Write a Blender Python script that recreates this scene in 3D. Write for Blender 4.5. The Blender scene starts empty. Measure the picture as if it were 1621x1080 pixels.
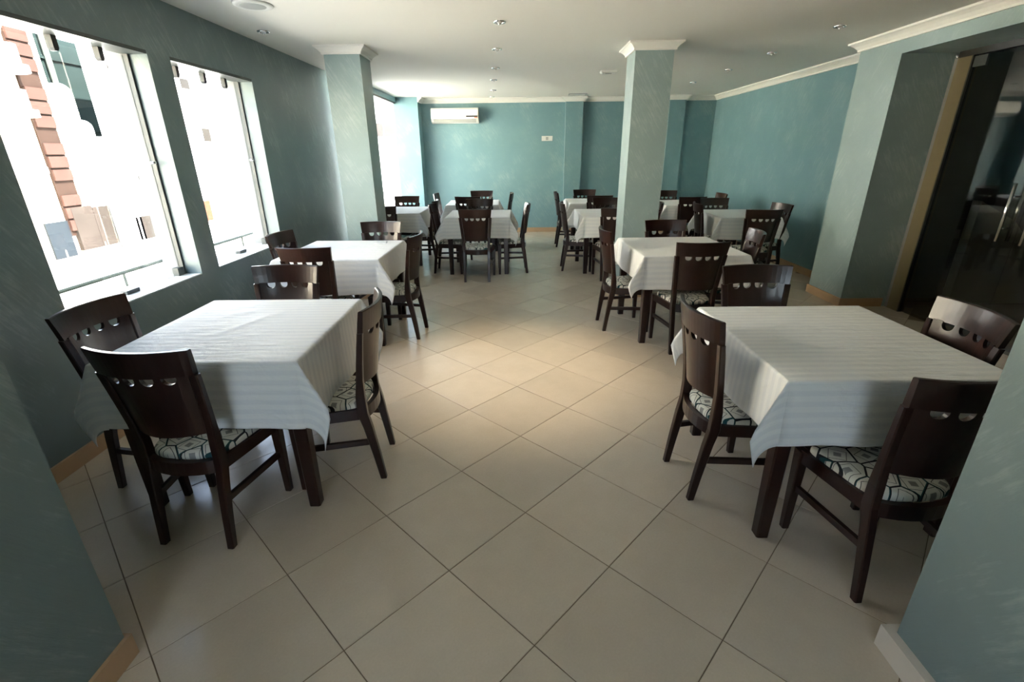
import bpy, math, random
from mathutils import Matrix, Vector
random.seed(4)
PI = math.pi
SC = bpy.context.scene
COL = SC.collection

# ------------------------------------------------------------------ camera
CAM_H = 1.54
cam = bpy.data.cameras.new('camera')
cam.sensor_fit = 'HORIZONTAL'
cam.sensor_width = 36.0
cam.lens = 757.07 / 1621.0 * 36.0
cam.clip_start = 0.02
cam.clip_end = 300
cam_o = bpy.data.objects.new('camera', cam)
COL.objects.link(cam_o)
cam_o.matrix_world = (Matrix.Translation((0, 0, CAM_H)) @ Matrix.Rotation(0.0134, 4, 'Z')
                      @ Matrix.Rotation(PI / 2 - 0.3757, 4, 'X') @ Matrix.Rotation(-0.0112, 4, 'Z'))
SC.camera = cam_o

# ------------------------------------------------------------------ light
W = bpy.data.worlds.new('world')
SC.world = W
W.use_nodes = True
wn = W.node_tree.nodes
wl = W.node_tree.links
wn.clear()
sky = wn.new('ShaderNodeTexSky')
sky.sky_type = 'NISHITA'
sky.sun_disc = False
sky.sun_elevation = math.radians(52)
sky.sun_rotation = math.radians(100)
sky.dust_density = 2.0
bg = wn.new('ShaderNodeBackground')
bg.inputs['Strength'].default_value = 0.6
out = wn.new('ShaderNodeOutputWorld')
soft = wn.new('ShaderNodeHueSaturation')
soft.inputs['Saturation'].default_value = 0.65
wl.new(sky.outputs[0], soft.inputs['Color'])
wl.new(soft.outputs[0], bg.inputs['Color'])
wl.new(bg.outputs[0], out.inputs['Surface'])

sun = bpy.data.lights.new('sun', 'SUN')
sun.energy = 14.0
sun.angle = math.radians(0.6)
sun.color = (1.0, 0.955, 0.90)
sun_o = bpy.data.objects.new('sun', sun)
COL.objects.link(sun_o)
sun_o.location = (10, 3, 14)
sun_o.rotation_euler = Vector((-0.62, 0.16, -0.78)).to_track_quat('-Z', 'Y').to_euler()

vs = SC.view_settings
SC.display_settings.display_device = 'sRGB'
vs.view_transform = 'Standard'
vs.look = 'None'
vs.exposure = 2.6
vs.gamma = 1.0
vs.use_curve_mapping = False
SC.cycles.max_bounces = 14
SC.cycles.diffuse_bounces = 8
SC.cycles.glossy_bounces = 5
SC.cycles.transparent_max_bounces = 12
SC.cycles.sample_clamp_indirect = 6.0
SC.cycles.caustics_reflective = False
SC.cycles.caustics_refractive = False


def portal(name, loc, rot, sx, sy):
    l = bpy.data.lights.new(name, 'AREA')
    l.shape = 'RECTANGLE'
    l.size = sx
    l.size_y = sy
    l.cycles.is_portal = True
    o = bpy.data.objects.new(name, l)
    COL.objects.link(o)
    o.location = loc
    o.rotation_euler = rot


for nm, y0, y1, z0, z1, x in (('window_portal', 2.35, 3.48, .72, 2.17, -2.60), ('window_portal', 3.70, 4.78, .72, 2.17, -2.60),
                              ('window_portal', 7.85, 9.75, .55, 2.42, -2.29)):
    portal(nm, (x, (y0 + y1) / 2, (z0 + z1) / 2), (0, -PI / 2, 0), z1 - z0, y1 - y0)


# ------------------------------------------------------------------ materials
def new_mat(name):
    m = bpy.data.materials.new(name)
    m.use_nodes = True
    nt = m.node_tree
    b = nt.nodes['Principled BSDF']
    return m, nt.nodes, nt.links, b


def c4(c):
    return (c[0], c[1], c[2], 1.0)


def plain(name, col, rough=0.5, metal=0.0, noise=0.06, scale=8.0, bump=0.0, coat=0.0, spec=0.5):
    m, N, L, b = new_mat(name)
    tc = N.new('ShaderNodeTexCoord')
    nz = N.new('ShaderNodeTexNoise')
    nz.inputs['Scale'].default_value = scale
    nz.inputs['Detail'].default_value = 4
    L.new(tc.outputs['Object'], nz.inputs['Vector'])
    mx = N.new('ShaderNodeMix')
    mx.data_type = 'RGBA'
    mx.inputs[6].default_value = c4([max(0, v * (1 - noise)) for v in col])
    mx.inputs[7].default_value = c4([min(1, v * (1 + noise)) for v in col])
    L.new(nz.outputs['Fac'], mx.inputs[0])
    L.new(mx.outputs[2], b.inputs['Base Color'])
    b.inputs['Roughness'].default_value = rough
    b.inputs['Metallic'].default_value = metal
    b.inputs['Coat Weight'].default_value = coat
    b.inputs['Specular IOR Level'].default_value = spec
    if bump:
        bp = N.new('ShaderNodeBump')
        bp.inputs['Strength'].default_value = bump
        bp.inputs['Distance'].default_value = 0.01
        L.new(nz.outputs['Fac'], bp.inputs['Height'])
        L.new(bp.outputs[0], b.inputs['Normal'])
    return m


def wall_paint(name, ca, cb_, cs):
    m, N, L, b = new_mat(name)
    tc = N.new('ShaderNodeTexCoord')
    sp = N.new('ShaderNodeSeparateXYZ')
    L.new(tc.outputs['Object'], sp.inputs[0])
    ad = N.new('ShaderNodeMath')
    L.new(sp.outputs[0], ad.inputs[0])
    L.new(sp.outputs[1], ad.inputs[1])
    cb = N.new('ShaderNodeCombineXYZ')
    L.new(ad.outputs[0], cb.inputs[0])
    L.new(sp.outputs[2], cb.inputs[2])
    mp = N.new('ShaderNodeMapping')
    mp.inputs['Scale'].default_value = (46, 1, 5.5)
    m0 = N.new('ShaderNodeMapping')
    m0.inputs['Rotation'].default_value = (0, math.radians(32), 0)
    L.new(cb.outputs[0], m0.inputs[0])
    L.new(m0.outputs[0], mp.inputs[0])
    st = N.new('ShaderNodeTexNoise')
    st.inputs['Scale'].default_value = 1.0
    st.inputs['Detail'].default_value = 5
    st.inputs['Roughness'].default_value = 0.7
    L.new(mp.outputs[0], st.inputs['Vector'])
    big = N.new('ShaderNodeTexNoise')
    big.inputs['Scale'].default_value = 2.6
    big.inputs['Detail'].default_value = 6
    big.inputs['Roughness'].default_value = 0.6
    L.new(tc.outputs['Object'], big.inputs['Vector'])
    mul = N.new('ShaderNodeMath')
    mul.operation = 'MULTIPLY'
    L.new(st.outputs['Fac'], mul.inputs[0])
    L.new(big.outputs['Fac'], mul.inputs[1])
    rs = N.new('ShaderNodeValToRGB')
    rs.color_ramp.elements[0].position = 0.27
    rs.color_ramp.elements[0].color = (0, 0, 0, 1)
    rs.color_ramp.elements[1].position = 0.56
    rs.color_ramp.elements[1].color = (1, 1, 1, 1)
    L.new(mul.outputs[0], rs.inputs[0])
    base = N.new('ShaderNodeMix')
    base.data_type = 'RGBA'
    base.inputs[6].default_value = c4(ca)
    base.inputs[7].default_value = c4(cb_)
    L.new(big.outputs['Fac'], base.inputs[0])
    fin = N.new('ShaderNodeMix')
    fin.data_type = 'RGBA'
    L.new(rs.outputs[0], fin.inputs[0])
    L.new(base.outputs[2], fin.inputs[6])
    fin.inputs[7].default_value = c4(cs)
    L.new(fin.outputs[2], b.inputs['Base Color'])
    b.inputs['Roughness'].default_value = 0.36
    b.inputs['Specular IOR Level'].default_value = 0.5
    bp = N.new('ShaderNodeBump')
    bp.inputs['Strength'].default_value = 0.25
    bp.inputs['Distance'].default_value = 0.01
    L.new(mul.outputs[0], bp.inputs['Height'])
    L.new(bp.outputs[0], b.inputs['Normal'])
    return m


def tile_mat():
    m, N, L, b = new_mat('floor_tile')
    tc = N.new('ShaderNodeTexCoord')
    oi = N.new('ShaderNodeObjectInfo')
    of = N.new('ShaderNodeVectorMath')
    of.operation = 'ADD'
    L.new(tc.outputs['Object'], of.inputs[0])
    L.new(oi.outputs['Location'], of.inputs[1])
    n1 = N.new('ShaderNodeTexNoise')
    n1.inputs['Scale'].default_value = 5
    n1.inputs['Detail'].default_value = 8
    n1.inputs['Roughness'].default_value = 0.65
    L.new(of.outputs[0], n1.inputs['Vector'])
    n2 = N.new('ShaderNodeTexNoise')
    n2.inputs['Scale'].default_value = 120
    n2.inputs['Detail'].default_value = 3
    L.new(of.outputs[0], n2.inputs['Vector'])
    a = N.new('ShaderNodeMix')
    a.data_type = 'RGBA'
    a.inputs[6].default_value = (0.53, 0.445, 0.34, 1)
    a.inputs[7].default_value = (0.665, 0.57, 0.45, 1)
    L.new(n1.outputs['Fac'], a.inputs[0])
    h = N.new('ShaderNodeHueSaturation')
    mr = N.new('ShaderNodeMapRange')
    mr.inputs[3].default_value = 0.93
    mr.inputs[4].default_value = 1.05
    L.new(oi.outputs['Random'], mr.inputs[0])
    L.new(mr.outputs[0], h.inputs['Value'])
    L.new(a.outputs[2], h.inputs['Color'])
    sp = N.new('ShaderNodeMix')
    sp.data_type = 'RGBA'
    sp.blend_type = 'MULTIPLY'
    sp.inputs[0].default_value = 0.12
    L.new(h.outputs[0], sp.inputs[6])
    L.new(n2.outputs['Fac'], sp.inputs[7])
    L.new(sp.outputs[2], b.inputs['Base Color'])
    b.inputs['Roughness'].default_value = 0.30
    rr = N.new('ShaderNodeMapRange')
    rr.inputs[3].default_value = 0.18
    rr.inputs[4].default_value = 0.24
    L.new(n1.outputs['Fac'], rr.inputs[0])
    L.new(rr.outputs[0], b.inputs['Roughness'])
    return m


def wood_mat():
    m, N, L, b = new_mat('dark_lacquered_wood')
    tc = N.new('ShaderNodeTexCoord')
    mp = N.new('ShaderNodeMapping')
    mp.inputs['Scale'].default_value = (40, 40, 3)
    L.new(tc.outputs['Object'], mp.inputs[0])
    n = N.new('ShaderNodeTexNoise')
    n.inputs['Scale'].default_value = 1.5
    n.inputs['Detail'].default_value = 5
    L.new(mp.outputs[0], n.inputs['Vector'])
    a = N.new('ShaderNodeMix')
    a.data_type = 'RGBA'
    a.inputs[6].default_value = (0.0105, 0.0037, 0.0026, 1)
    a.inputs[7].default_value = (0.029, 0.0093, 0.0055, 1)
    L.new(n.outputs['Fac'], a.inputs[0])
    L.new(a.outputs[2], b.inputs['Base Color'])
    b.inputs['Roughness'].default_value = 0.28
    b.inputs['Specular IOR Level'].default_value = 0.4
    b.inputs['Coat Weight'].default_value = 0.08
    b.inputs['Coat Roughness'].default_value = 0.15
    return m


def seat_mat():
    m, N, L, b = new_mat('patterned_seat_fabric')
    tc = N.new('ShaderNodeTexCoord')
    sx = N.new('ShaderNodeSeparateXYZ')
    L.new(tc.outputs['Object'], sx.inputs[0])
    cb = N.new('ShaderNodeCombineXYZ')
    L.new(sx.outputs[0], cb.inputs[0])
    L.new(sx.outputs[1], cb.inputs[1])
    S = 12.5
    ve = N.new('ShaderNodeTexVoronoi')
    ve.voronoi_dimensions = '2D'
    ve.feature = 'DISTANCE_TO_EDGE'
    ve.inputs['Scale'].default_value = S
    ve.inputs['Randomness'].default_value = 0.75
    L.new(cb.outputs[0], ve.inputs['Vector'])
    vf = N.new('ShaderNodeTexVoronoi')
    vf.voronoi_dimensions = '2D'
    vf.inputs['Scale'].default_value = S
    vf.inputs['Randomness'].default_value = 0.75
    L.new(cb.outputs[0], vf.inputs['Vector'])
    df = N.new('ShaderNodeVectorMath')
    df.operation = 'SUBTRACT'
    L.new(cb.outputs[0], df.inputs[0])
    L.new(vf.outputs['Position'], df.inputs[1])
    rot = N.new('ShaderNodeVectorRotate')
    rot.rotation_type = 'Z_AXIS'
    sc = N.new('ShaderNodeSeparateColor')
    L.new(vf.outputs['Color'], sc.inputs[0])
    am = N.new('ShaderNodeMath')
    am.operation = 'MULTIPLY'
    am.inputs[1].default_value = 1.57
    L.new(sc.outputs[0], am.inputs[0])
    L.new(df.outputs[0], rot.inputs['Vector'])
    L.new(am.outputs[0], rot.inputs['Angle'])
    ab = N.new('ShaderNodeVectorMath')
    ab.operation = 'ABSOLUTE'
    L.new(rot.outputs[0], ab.inputs[0])
    s2 = N.new('ShaderNodeSeparateXYZ')
    L.new(ab.outputs[0], s2.inputs[0])
    mxm = N.new('ShaderNodeMath')
    mxm.operation = 'MAXIMUM'
    L.new(s2.outputs[0], mxm.inputs[0])
    L.new(s2.outputs[1], mxm.inputs[1])

    def less(sock, v):
        q = N.new('ShaderNodeMath')
        q.operation = 'LESS_THAN'
        q.inputs[1].default_value = v
        L.new(sock, q.inputs[0])
        return q.outputs[0]

    def mix(fac, ca, cb_):
        q = N.new('ShaderNodeMix')
        q.data_type = 'RGBA'
        L.new(fac, q.inputs[0])
        for i, c in ((6, ca), (7, cb_)):
            if isinstance(c, tuple):
                q.inputs[i].default_value = c
            else:
                L.new(c, q.inputs[i])
        return q.outputs[2]
    sq = less(mxm.outputs[0], 0.0125)
    ring_o = less(mxm.outputs[0], 0.0305)
    ring_i = less(mxm.outputs[0], 0.0280)
    line = less(ve.outputs['Distance'], 0.045)
    teal = less(sc.outputs[1], 0.2)
    lc = mix(teal, (0.018, 0.018, 0.02, 1), (0.015, 0.06, 0.065, 1))
    c1 = mix(ring_o, (0.60, 0.59, 0.52, 1), (0.10, 0.10, 0.10, 1))
    c2 = mix(ring_i, c1, (0.62, 0.61, 0.54, 1))
    c3 = mix(sq, c2, (0.24, 0.235, 0.22, 1))
    c5 = mix(line, c3, lc)
    L.new(c5, b.inputs['Base Color'])
    b.inputs['Roughness'].default_value = 0.85
    b.inputs['Specular IOR Level'].default_value = 0.2
    nz = N.new('ShaderNodeTexNoise')
    nz.inputs['Scale'].default_value = 400
    L.new(tc.outputs['Object'], nz.inputs['Vector'])
    bp = N.new('ShaderNodeBump')
    bp.inputs['Strength'].default_value = 0.2
    bp.inputs['Distance'].default_value = 0.002
    L.new(nz.outputs['Fac'], bp.inputs['Height'])
    L.new(bp.outputs[0], b.inputs['Normal'])
    return m


def cloth_mat():
    m, N, L, b = new_mat('striped_white_cloth')
    uv = N.new('ShaderNodeUVMap')
    uv.uv_map = 'cloth'
    s = N.new('ShaderNodeSeparateXYZ')
    L.new(uv.outputs[0], s.inputs[0])
    k = N.new('ShaderNodeMath')
    k.operation = 'MULTIPLY'
    k.inputs[1].default_value = 2 * PI / 0.044
    L.new(s.outputs[1], k.inputs[0])
    sn = N.new('ShaderNodeMath')
    sn.operation = 'SINE'
    L.new(k.outputs[0], sn.inputs[0])
    rp = N.new('ShaderNodeMapRange')
    rp.inputs[1].default_value = -0.25
    rp.inputs[2].default_value = 0.25
    L.new(sn.outputs[0], rp.inputs[0])
    a = N.new('ShaderNodeMix')
    a.data_type = 'RGBA'
    a.inputs[6].default_value = (0.71, 0.72, 0.73, 1)
    a.inputs[7].default_value = (0.765, 0.77, 0.765, 1)
    L.new(rp.outputs[0], a.inputs[0])
    L.new(a.outputs[2], b.inputs['Base Color'])
    r2 = N.new('ShaderNodeMapRange')
    r2.inputs[3].default_value = 0.75
    r2.inputs[4].default_value = 0.60
    L.new(rp.outputs[0], r2.inputs[0])
    L.new(r2.outputs[0], b.inputs['Roughness'])
    b.inputs['Sheen Weight'].default_value = 0.15
    mp = N.new('ShaderNodeMapping')
    mp.inputs['Scale'].default_value = (5, 30, 1)
    L.new(uv.outputs[0], mp.inputs[0])
    n1 = N.new('ShaderNodeTexNoise')
    n1.inputs['Scale'].default_value = 1.0
    n1.inputs['Detail'].default_value = 5
    n1.inputs['Distortion'].default_value = 0.4
    L.new(mp.outputs[0], n1.inputs['Vector'])
    n2 = N.new('ShaderNodeTexNoise')
    n2.inputs['Scale'].default_value = 6
    n2.inputs['Detail'].default_value = 4
    n2.inputs['Distortion'].default_value = 1.5
    L.new(uv.outputs[0], n2.inputs['Vector'])
    ad = N.new('ShaderNodeMath')
    L.new(n1.outputs['Fac'], ad.inputs[0])
    L.new(n2.outputs['Fac'], ad.inputs[1])
    bp = N.new('ShaderNodeBump')
    bp.inputs['Strength'].default_value = 0.55
    bp.inputs['Distance'].default_value = 0.012
    L.new(ad.outputs[0], bp.inputs['Height'])
    L.new(bp.outputs[0], b.inputs['Normal'])
    return m


def glass_mat(name, tint, refl=1.0):
    m, N, L, b = new_mat(name)
    N.remove(b)
    o = [n for n in N if n.type == 'OUTPUT_MATERIAL'][0]
    tr = N.new('ShaderNodeBsdfTransparent')
    tr.inputs[0].default_value = c4(tint)
    gl = N.new('ShaderNodeBsdfGlossy')
    gl.inputs['Roughness'].default_value = 0.02
    gl.inputs['Color'].default_value = (refl, refl, refl, 1)
    fr = N.new('ShaderNodeFresnel')
    ge = N.new('ShaderNodeNewGeometry')
    io = N.new('ShaderNodeMapRange')      # a straight-through pane: same reflectance on both faces
    io.inputs[3].default_value = 1.5
    io.inputs[4].default_value = 1 / 1.5
    L.new(ge.outputs['Backfacing'], io.inputs[0])
    L.new(io.outputs[0], fr.inputs[0])
    mx = N.new('ShaderNodeMixShader')
    L.new(fr.outputs[0], mx.inputs[0])
    L.new(tr.outputs[0], mx.inputs[1])
    L.new(gl.outputs[0], mx.inputs[2])
    L.new(mx.outputs[0], o.inputs['Surface'])
    return m


M = {
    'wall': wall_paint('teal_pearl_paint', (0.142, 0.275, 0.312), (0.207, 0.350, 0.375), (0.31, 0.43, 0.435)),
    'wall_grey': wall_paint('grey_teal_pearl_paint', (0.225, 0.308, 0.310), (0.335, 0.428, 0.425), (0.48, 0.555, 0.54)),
    'wall_shaded': wall_paint('shaded_teal_pearl_paint', (0.125, 0.172, 0.176), (0.180, 0.232, 0.232), (0.32, 0.38, 0.37)),  # shade put into the colour: darkened copy of the pillars' grey-teal paint
    'ceiling': plain('warm_white_ceiling_paint', (0.71, 0.70, 0.64), 0.8, noise=0.02, scale=1.2),
    'cornice': plain('white_plaster', (0.80, 0.79, 0.74), 0.6, noise=0.02),
    'tile': tile_mat(),
    'grout': plain('brown_grout', (0.16, 0.115, 0.075), 0.9, noise=0.2, scale=30),
    'skirt': plain('beige_skirting_tile', (0.46, 0.30, 0.17), 0.4, noise=0.15, scale=5),
    'skirt_pale': plain('pale_skirting_tile', (0.58, 0.52, 0.44), 0.4, noise=0.15, scale=5),
    'wood': wood_mat(),
    'seat': seat_mat(),
    'cloth': cloth_mat(),
    'glass': glass_mat('clear_glass', (0.97, 0.985, 0.98)),
    'door_glass': glass_mat('smoked_glass', (0.70, 0.71, 0.68)),
    'sill': plain('white_sill_stone', (0.70, 0.71, 0.70), 0.35, noise=0.05),
    'frame': plain('dark_grey_aluminium', (0.07, 0.08, 0.075), 0.45, noise=0.05),
    'clip': plain('dark_steel_clip', (0.03, 0.032, 0.028), 0.4, noise=0.05),
    'chrome': plain('chrome', (0.82, 0.82, 0.80), 0.12, metal=1.0, noise=0.01),
    'bulb': plain('unlit_bulb_glass', (0.75, 0.74, 0.70), 0.2, noise=0.02),
    'white_plastic': plain('white_plastic', (0.72, 0.73, 0.69), 0.4, noise=0.02),
    'dark_plastic': plain('dark_plastic', (0.03, 0.025, 0.025), 0.35, noise=0.05),
    'red_plastic': plain('red_sticker', (0.55, 0.16, 0.10), 0.4, noise=0.05),
    'louvre': plain('grey_louvre', (0.38, 0.40, 0.38), 0.5, noise=0.02),
    'gold': plain('ochre_door_post', (0.17, 0.14, 0.075), 0.5, noise=0.08),
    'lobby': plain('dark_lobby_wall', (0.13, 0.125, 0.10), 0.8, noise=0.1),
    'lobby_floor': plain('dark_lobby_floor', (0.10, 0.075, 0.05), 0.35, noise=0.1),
    'lobby_stair': plain('lobby_stair_plaster', (0.40, 0.37, 0.28), 0.7, noise=0.05),
    'concrete': plain('outer_render', (0.50, 0.51, 0.51), 0.8, noise=0.06, scale=4),
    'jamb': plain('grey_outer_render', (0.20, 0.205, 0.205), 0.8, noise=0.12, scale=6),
    'street': plain('pale_paving', (0.56, 0.54, 0.50), 0.8, noise=0.08, scale=1.5),
    'white_facade': plain('white_facade', (0.82, 0.81, 0.78), 0.8, noise=0.03, scale=2),
    'cream_facade': plain('cream_facade', (0.80, 0.71, 0.55), 0.8, noise=0.04, scale=2),
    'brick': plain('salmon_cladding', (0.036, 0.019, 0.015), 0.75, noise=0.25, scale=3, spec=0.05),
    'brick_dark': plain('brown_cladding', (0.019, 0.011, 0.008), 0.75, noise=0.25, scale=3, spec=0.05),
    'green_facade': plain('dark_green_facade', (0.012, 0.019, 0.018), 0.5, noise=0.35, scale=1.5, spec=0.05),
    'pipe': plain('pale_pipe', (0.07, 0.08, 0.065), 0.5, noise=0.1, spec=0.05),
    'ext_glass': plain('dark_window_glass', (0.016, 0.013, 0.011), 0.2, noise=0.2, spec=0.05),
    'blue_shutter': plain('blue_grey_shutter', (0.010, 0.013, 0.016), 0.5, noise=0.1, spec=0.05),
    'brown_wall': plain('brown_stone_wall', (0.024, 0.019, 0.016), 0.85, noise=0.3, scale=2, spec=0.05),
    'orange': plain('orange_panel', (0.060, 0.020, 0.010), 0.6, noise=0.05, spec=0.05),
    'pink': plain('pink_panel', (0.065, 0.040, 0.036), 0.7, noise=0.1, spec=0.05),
    'iron': plain('black_iron', (0.04, 0.04, 0.04), 0.5, noise=0.05),
    'paper': plain('white_paper', (0.75, 0.76, 0.76), 0.7, noise=0.03),
    'underlay': plain('raw_board', (0.10, 0.06, 0.035), 0.7, noise=0.1),
}


# ------------------------------------------------------------------ mesh helpers
class MB:
    def __init__(s):
        s.v, s.f, s.sm = [], [], []

    def add(s, vs_, fs, smooth=False):
        n = len(s.v)
        s.v += [tuple(p) for p in vs_]
        s.f += [tuple(i + n for i in f) for f in fs]
        s.sm += [smooth] * len(fs)
        return s

    def box(s, x0, x1, y0, y1, z0, z1):
        return s.add([(x0, y0, z0), (x1, y0, z0), (x1, y1, z0), (x0, y1, z0), (x0, y0, z1), (x1, y0, z1), (x1, y1, z1), (x0, y1, z1)],
                     [(0, 3, 2, 1), (4, 5, 6, 7), (0, 1, 5, 4), (1, 2, 6, 5), (2, 3, 7, 6), (3, 0, 4, 7)])

    def bar(s, path, sizes, ch=0.0):
        """rectangular section swept along mostly vertical path; sizes (wx, wy) per point; ch chamfer"""
        rings = []
        for (x, y, z), (wx, wy) in zip(path, sizes):
            a, b = wx / 2, wy / 2
            if ch:
                rings.append([(x - a + ch, y - b, z), (x + a - ch, y - b, z), (x + a, y - b + ch, z), (x + a, y + b - ch, z),
                              (x + a - ch, y + b, z), (x - a + ch, y + b, z), (x - a, y + b - ch, z), (x - a, y - b + ch, z)])
            else:
                rings.append([(x - a, y - b, z), (x + a, y - b, z), (x + a, y + b, z), (x - a, y + b, z)])
        return s.loft(rings)

    def loft(s, rings, caps=True, smooth=False):
        k = len(rings[0])
        vs_, fs = [], []
        for r in rings:
            vs_ += r
        for i in range(len(rings) - 1):
            for j in range(k):
                j2 = (j + 1) % k
                fs.append((i * k + j, i * k + j2, (i + 1) * k + j2, (i + 1) * k + j))
        if caps:
            fs.append(tuple(range(k))[::-1])
            fs.append(tuple((len(rings) - 1) * k + j for j in range(k)))
        return s.add(vs_, fs, smooth)

    def lathe(s, prof, n, cx=0, cy=0, cz=0, smooth=True):
        rings = [[(cx + r * math.cos(2 * PI * j / n), cy + r * math.sin(2 * PI * j / n), cz + z) for j in range(n)] for r, z in prof]
        return s.loft(rings, True, smooth)

    def tube(s, pts, r, n=8):
        rings = []
        for i, p in enumerate(pts):
            p = Vector(p)
            d = (Vector(pts[min(i + 1, len(pts) - 1)]) - Vector(pts[max(i - 1, 0)])).normalized()
            u = d.cross(Vector((0, 0, 1)))
            if u.length < 1e-3:
                u = Vector((1, 0, 0))
            u.normalize()
            w = d.cross(u)
            rings.append([tuple(p + u * r * math.cos(2 * PI * j / n) + w * r * math.sin(2 * PI * j / n)) for j in range(n)])
        return s.loft(rings, True, True)

    def mesh(s, name, mat):
        me = bpy.data.meshes.new(name)
        me.from_pydata(s.v, [], s.f)
        me.polygons.foreach_set('use_smooth', s.sm)
        me.materials.append(M[mat] if isinstance(mat, str) else mat)
        me.update()
        return me

    def build(s, name, mat, parent=None):
        return obj(name, s.mesh(name, mat), parent)


def fix_normals(me):
    import bmesh
    bm = bmesh.new()
    bm.from_mesh(me)
    bmesh.ops.recalc_face_normals(bm, faces=bm.faces)
    bm.to_mesh(me)
    bm.free()


def obj(name, me, parent=None):
    fix_normals(me) if me and me.users <= 0 else None
    o = bpy.data.objects.new(name, me)
    COL.objects.link(o)
    o.parent = parent
    return o


def tag(o, label=None, cat=None, group=None, kind=None):
    for k, v in (('label', label), ('category', cat), ('group', group), ('kind', kind)):
        if v:
            o[k] = v
    return o


def thing(name, loc, rz=0.0, **kw):
    o = bpy.data.objects.new(name, None)
    o.empty_display_size = 0.1
    COL.objects.link(o)
    o.location = loc
    o.rotation_euler = (0, 0, rz)
    return tag(o, **kw)


def copy_tree(o, parent=None):
    c = o.copy()
    COL.objects.link(c)
    c.parent = parent
    for ch in list(o.children):
        copy_tree(ch, c)
    return c


def box(name, mat, *b, parent=None):
    return MB().box(*b).build(name, mat, parent)


# ------------------------------------------------------------------ room shell
XL, XLF, XR, XRF, YB, ZC = -2.35, -2.22, 3.37, 3.78, 10.10, 2.50
XO = -2.62            # outer face of the window wall
YN = -3.2             # wall behind the camera

# floor: grout bed + square tiles laid diagonally
floor = tag(box('floor', 'grout', -2.75, 3.95, YN, YB + .1, -0.12, -0.0025), 'beige square floor tiles laid diagonally with thin dark joints', 'floor', kind='structure')
TS = 0.450
TA = math.radians(46.74)
yaw = 0.0134
ox, oy = -0.1685 * CAM_H, 0.9295 * CAM_H
TO = (ox * math.cos(yaw) - oy * math.sin(yaw), ox * math.sin(yaw) + oy * math.cos(yaw))
g = TS / 2 - 0.0016
bv = 0.0015
tm = MB()
tm.loft([[(-g, -g, -.011), (g, -g, -.011), (g, g, -.011), (-g, g, -.011)],
         [(-g, -g, -bv), (g, -g, -bv), (g, g, -bv), (-g, g, -bv)],
         [(-g + bv, -g + bv, 0), (g - bv, -g + bv, 0), (g - bv, g - bv, 0), (-g + bv, g - bv, 0)]])
tile_me = tm.mesh('tile', 'tile')
fix_normals(tile_me)
spots = []
ca, sa = math.cos(TA), math.sin(TA)
for i in range(-30, 31):
    for j in range(-30, 31):
        a, b_ = (i + .5) * TS, (j + .5) * TS
        x, y = TO[0] + a * ca - b_ * sa, TO[1] + a * sa + b_ * ca
        if -2.70 < x < 3.92 and YN + .3 < y < YB + .25:
            d2 = x * x + y * y
            vis = (y > 0.55 and (y > 1.0 or abs(x) < 1.4) and x > -2.55)
            spots.append((0 if vis else 1, d2, x, y))
spots.sort()
n_vis = 0
rest = MB()
for k, (hid, d2, x, y) in enumerate(spots):
    if not hid and n_vis < 300:
        o = bpy.data.objects.new('tile', tile_me)
        COL.objects.link(o)
        o.parent = floor
        o.location = (x, y, random.uniform(-.0004, .0004))
        o.rotation_euler = (random.uniform(-.0006, .0006), random.uniform(-.0006, .0006), TA)
        n_vis += 1
    else:
        vs_ = [(x + vx * ca - vy * sa, y + vx * sa + vy * ca, vz) for vx, vy, vz in tm.v]
        rest.add(vs_, tm.f)
if rest.v:
    tag(rest.build('remaining_tiles', 'tile', floor), kind='stuff')

tag(box('ceiling', 'ceiling', -2.75, 4.1, YN, YB + .3, ZC, ZC + .35), 'flat off-white ceiling with small recessed spotlights', 'ceiling', kind='structure')

# left wall with two window openings
WZ0, WZ1 = .72, 2.17
WIN = ((2.35, 3.48), (3.70, 4.78))
wl_ = MB()
wl_.box(XO, XL, 0.9, 6.75, -.1, WZ0)
wl_.box(XO, XL, 0.9, 6.75, WZ1, ZC)
for y0, y1 in ((0.9, WIN[0][0]), (WIN[0][1], WIN[1][0]), (WIN[1][1], 6.75)):
    wl_.box(XO, XL, y0, y1, WZ0, WZ1)
tag(wl_.build('wall_left', 'wall_shaded'), 'shade-darkened teal textured wall with the two street windows', 'wall', kind='structure')
# far part of the left wall: one tall opening between the wall end and the corner pier
wf = MB()
wf.box(-2.27, XLF, 6.75, 7.85, -.1, ZC)
wf.box(-2.27, XLF, 7.85, 9.75, -.1, .55)
wf.box(-2.27, XLF, 7.85, 9.75, 2.42, ZC)
wf.box(-2.27, -1.82, 9.75, YB + .2, -.1, ZC)
tag(wf.build('wall_left_far', 'wall'), 'teal corner pier and low wall beside the far window', 'wall', kind='structure')
# back wall with pilasters
wb = MB()
wb.box(-1.82, 4.0, YB, YB + .2, -.1, ZC)
tag(wb.build('wall_back', 'wall'), 'teal rear wall with shallow pilasters and the air conditioner', 'wall', kind='structure')
for x0, x1, dd, lb in ((.93, 1.26, .09, 'shallow teal pilaster in the middle of the rear wall'), (2.86, 3.16, .16, 'teal pilaster of the rear wall near the right corner')):
    tag(box('wall_pilaster', 'wall', x0, x1, YB - dd, YB, -.1, ZC), lb, 'pilaster', kind='structure')
# right walls
tag(MB().box(XRF, XRF + .2, 5.42, YB, -.1, ZC).build('wall_right', 'wall'), 'teal right-hand wall behind the far tables', 'wall', kind='structure')
wr = MB()
wr.box(XR, XRF + .2, 4.84, 5.42, -.1, ZC)
wr.box(XR, XRF + .2, 1.3, 4.84, 2.31, ZC)
wr.box(XR, XRF + .2, 0.6, 1.3, -.1, ZC)
tag(wr.build('wall_right_near', 'wall_grey'), 'teal pier and lintel framing the glass door recess', 'wall', kind='structure')
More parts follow.
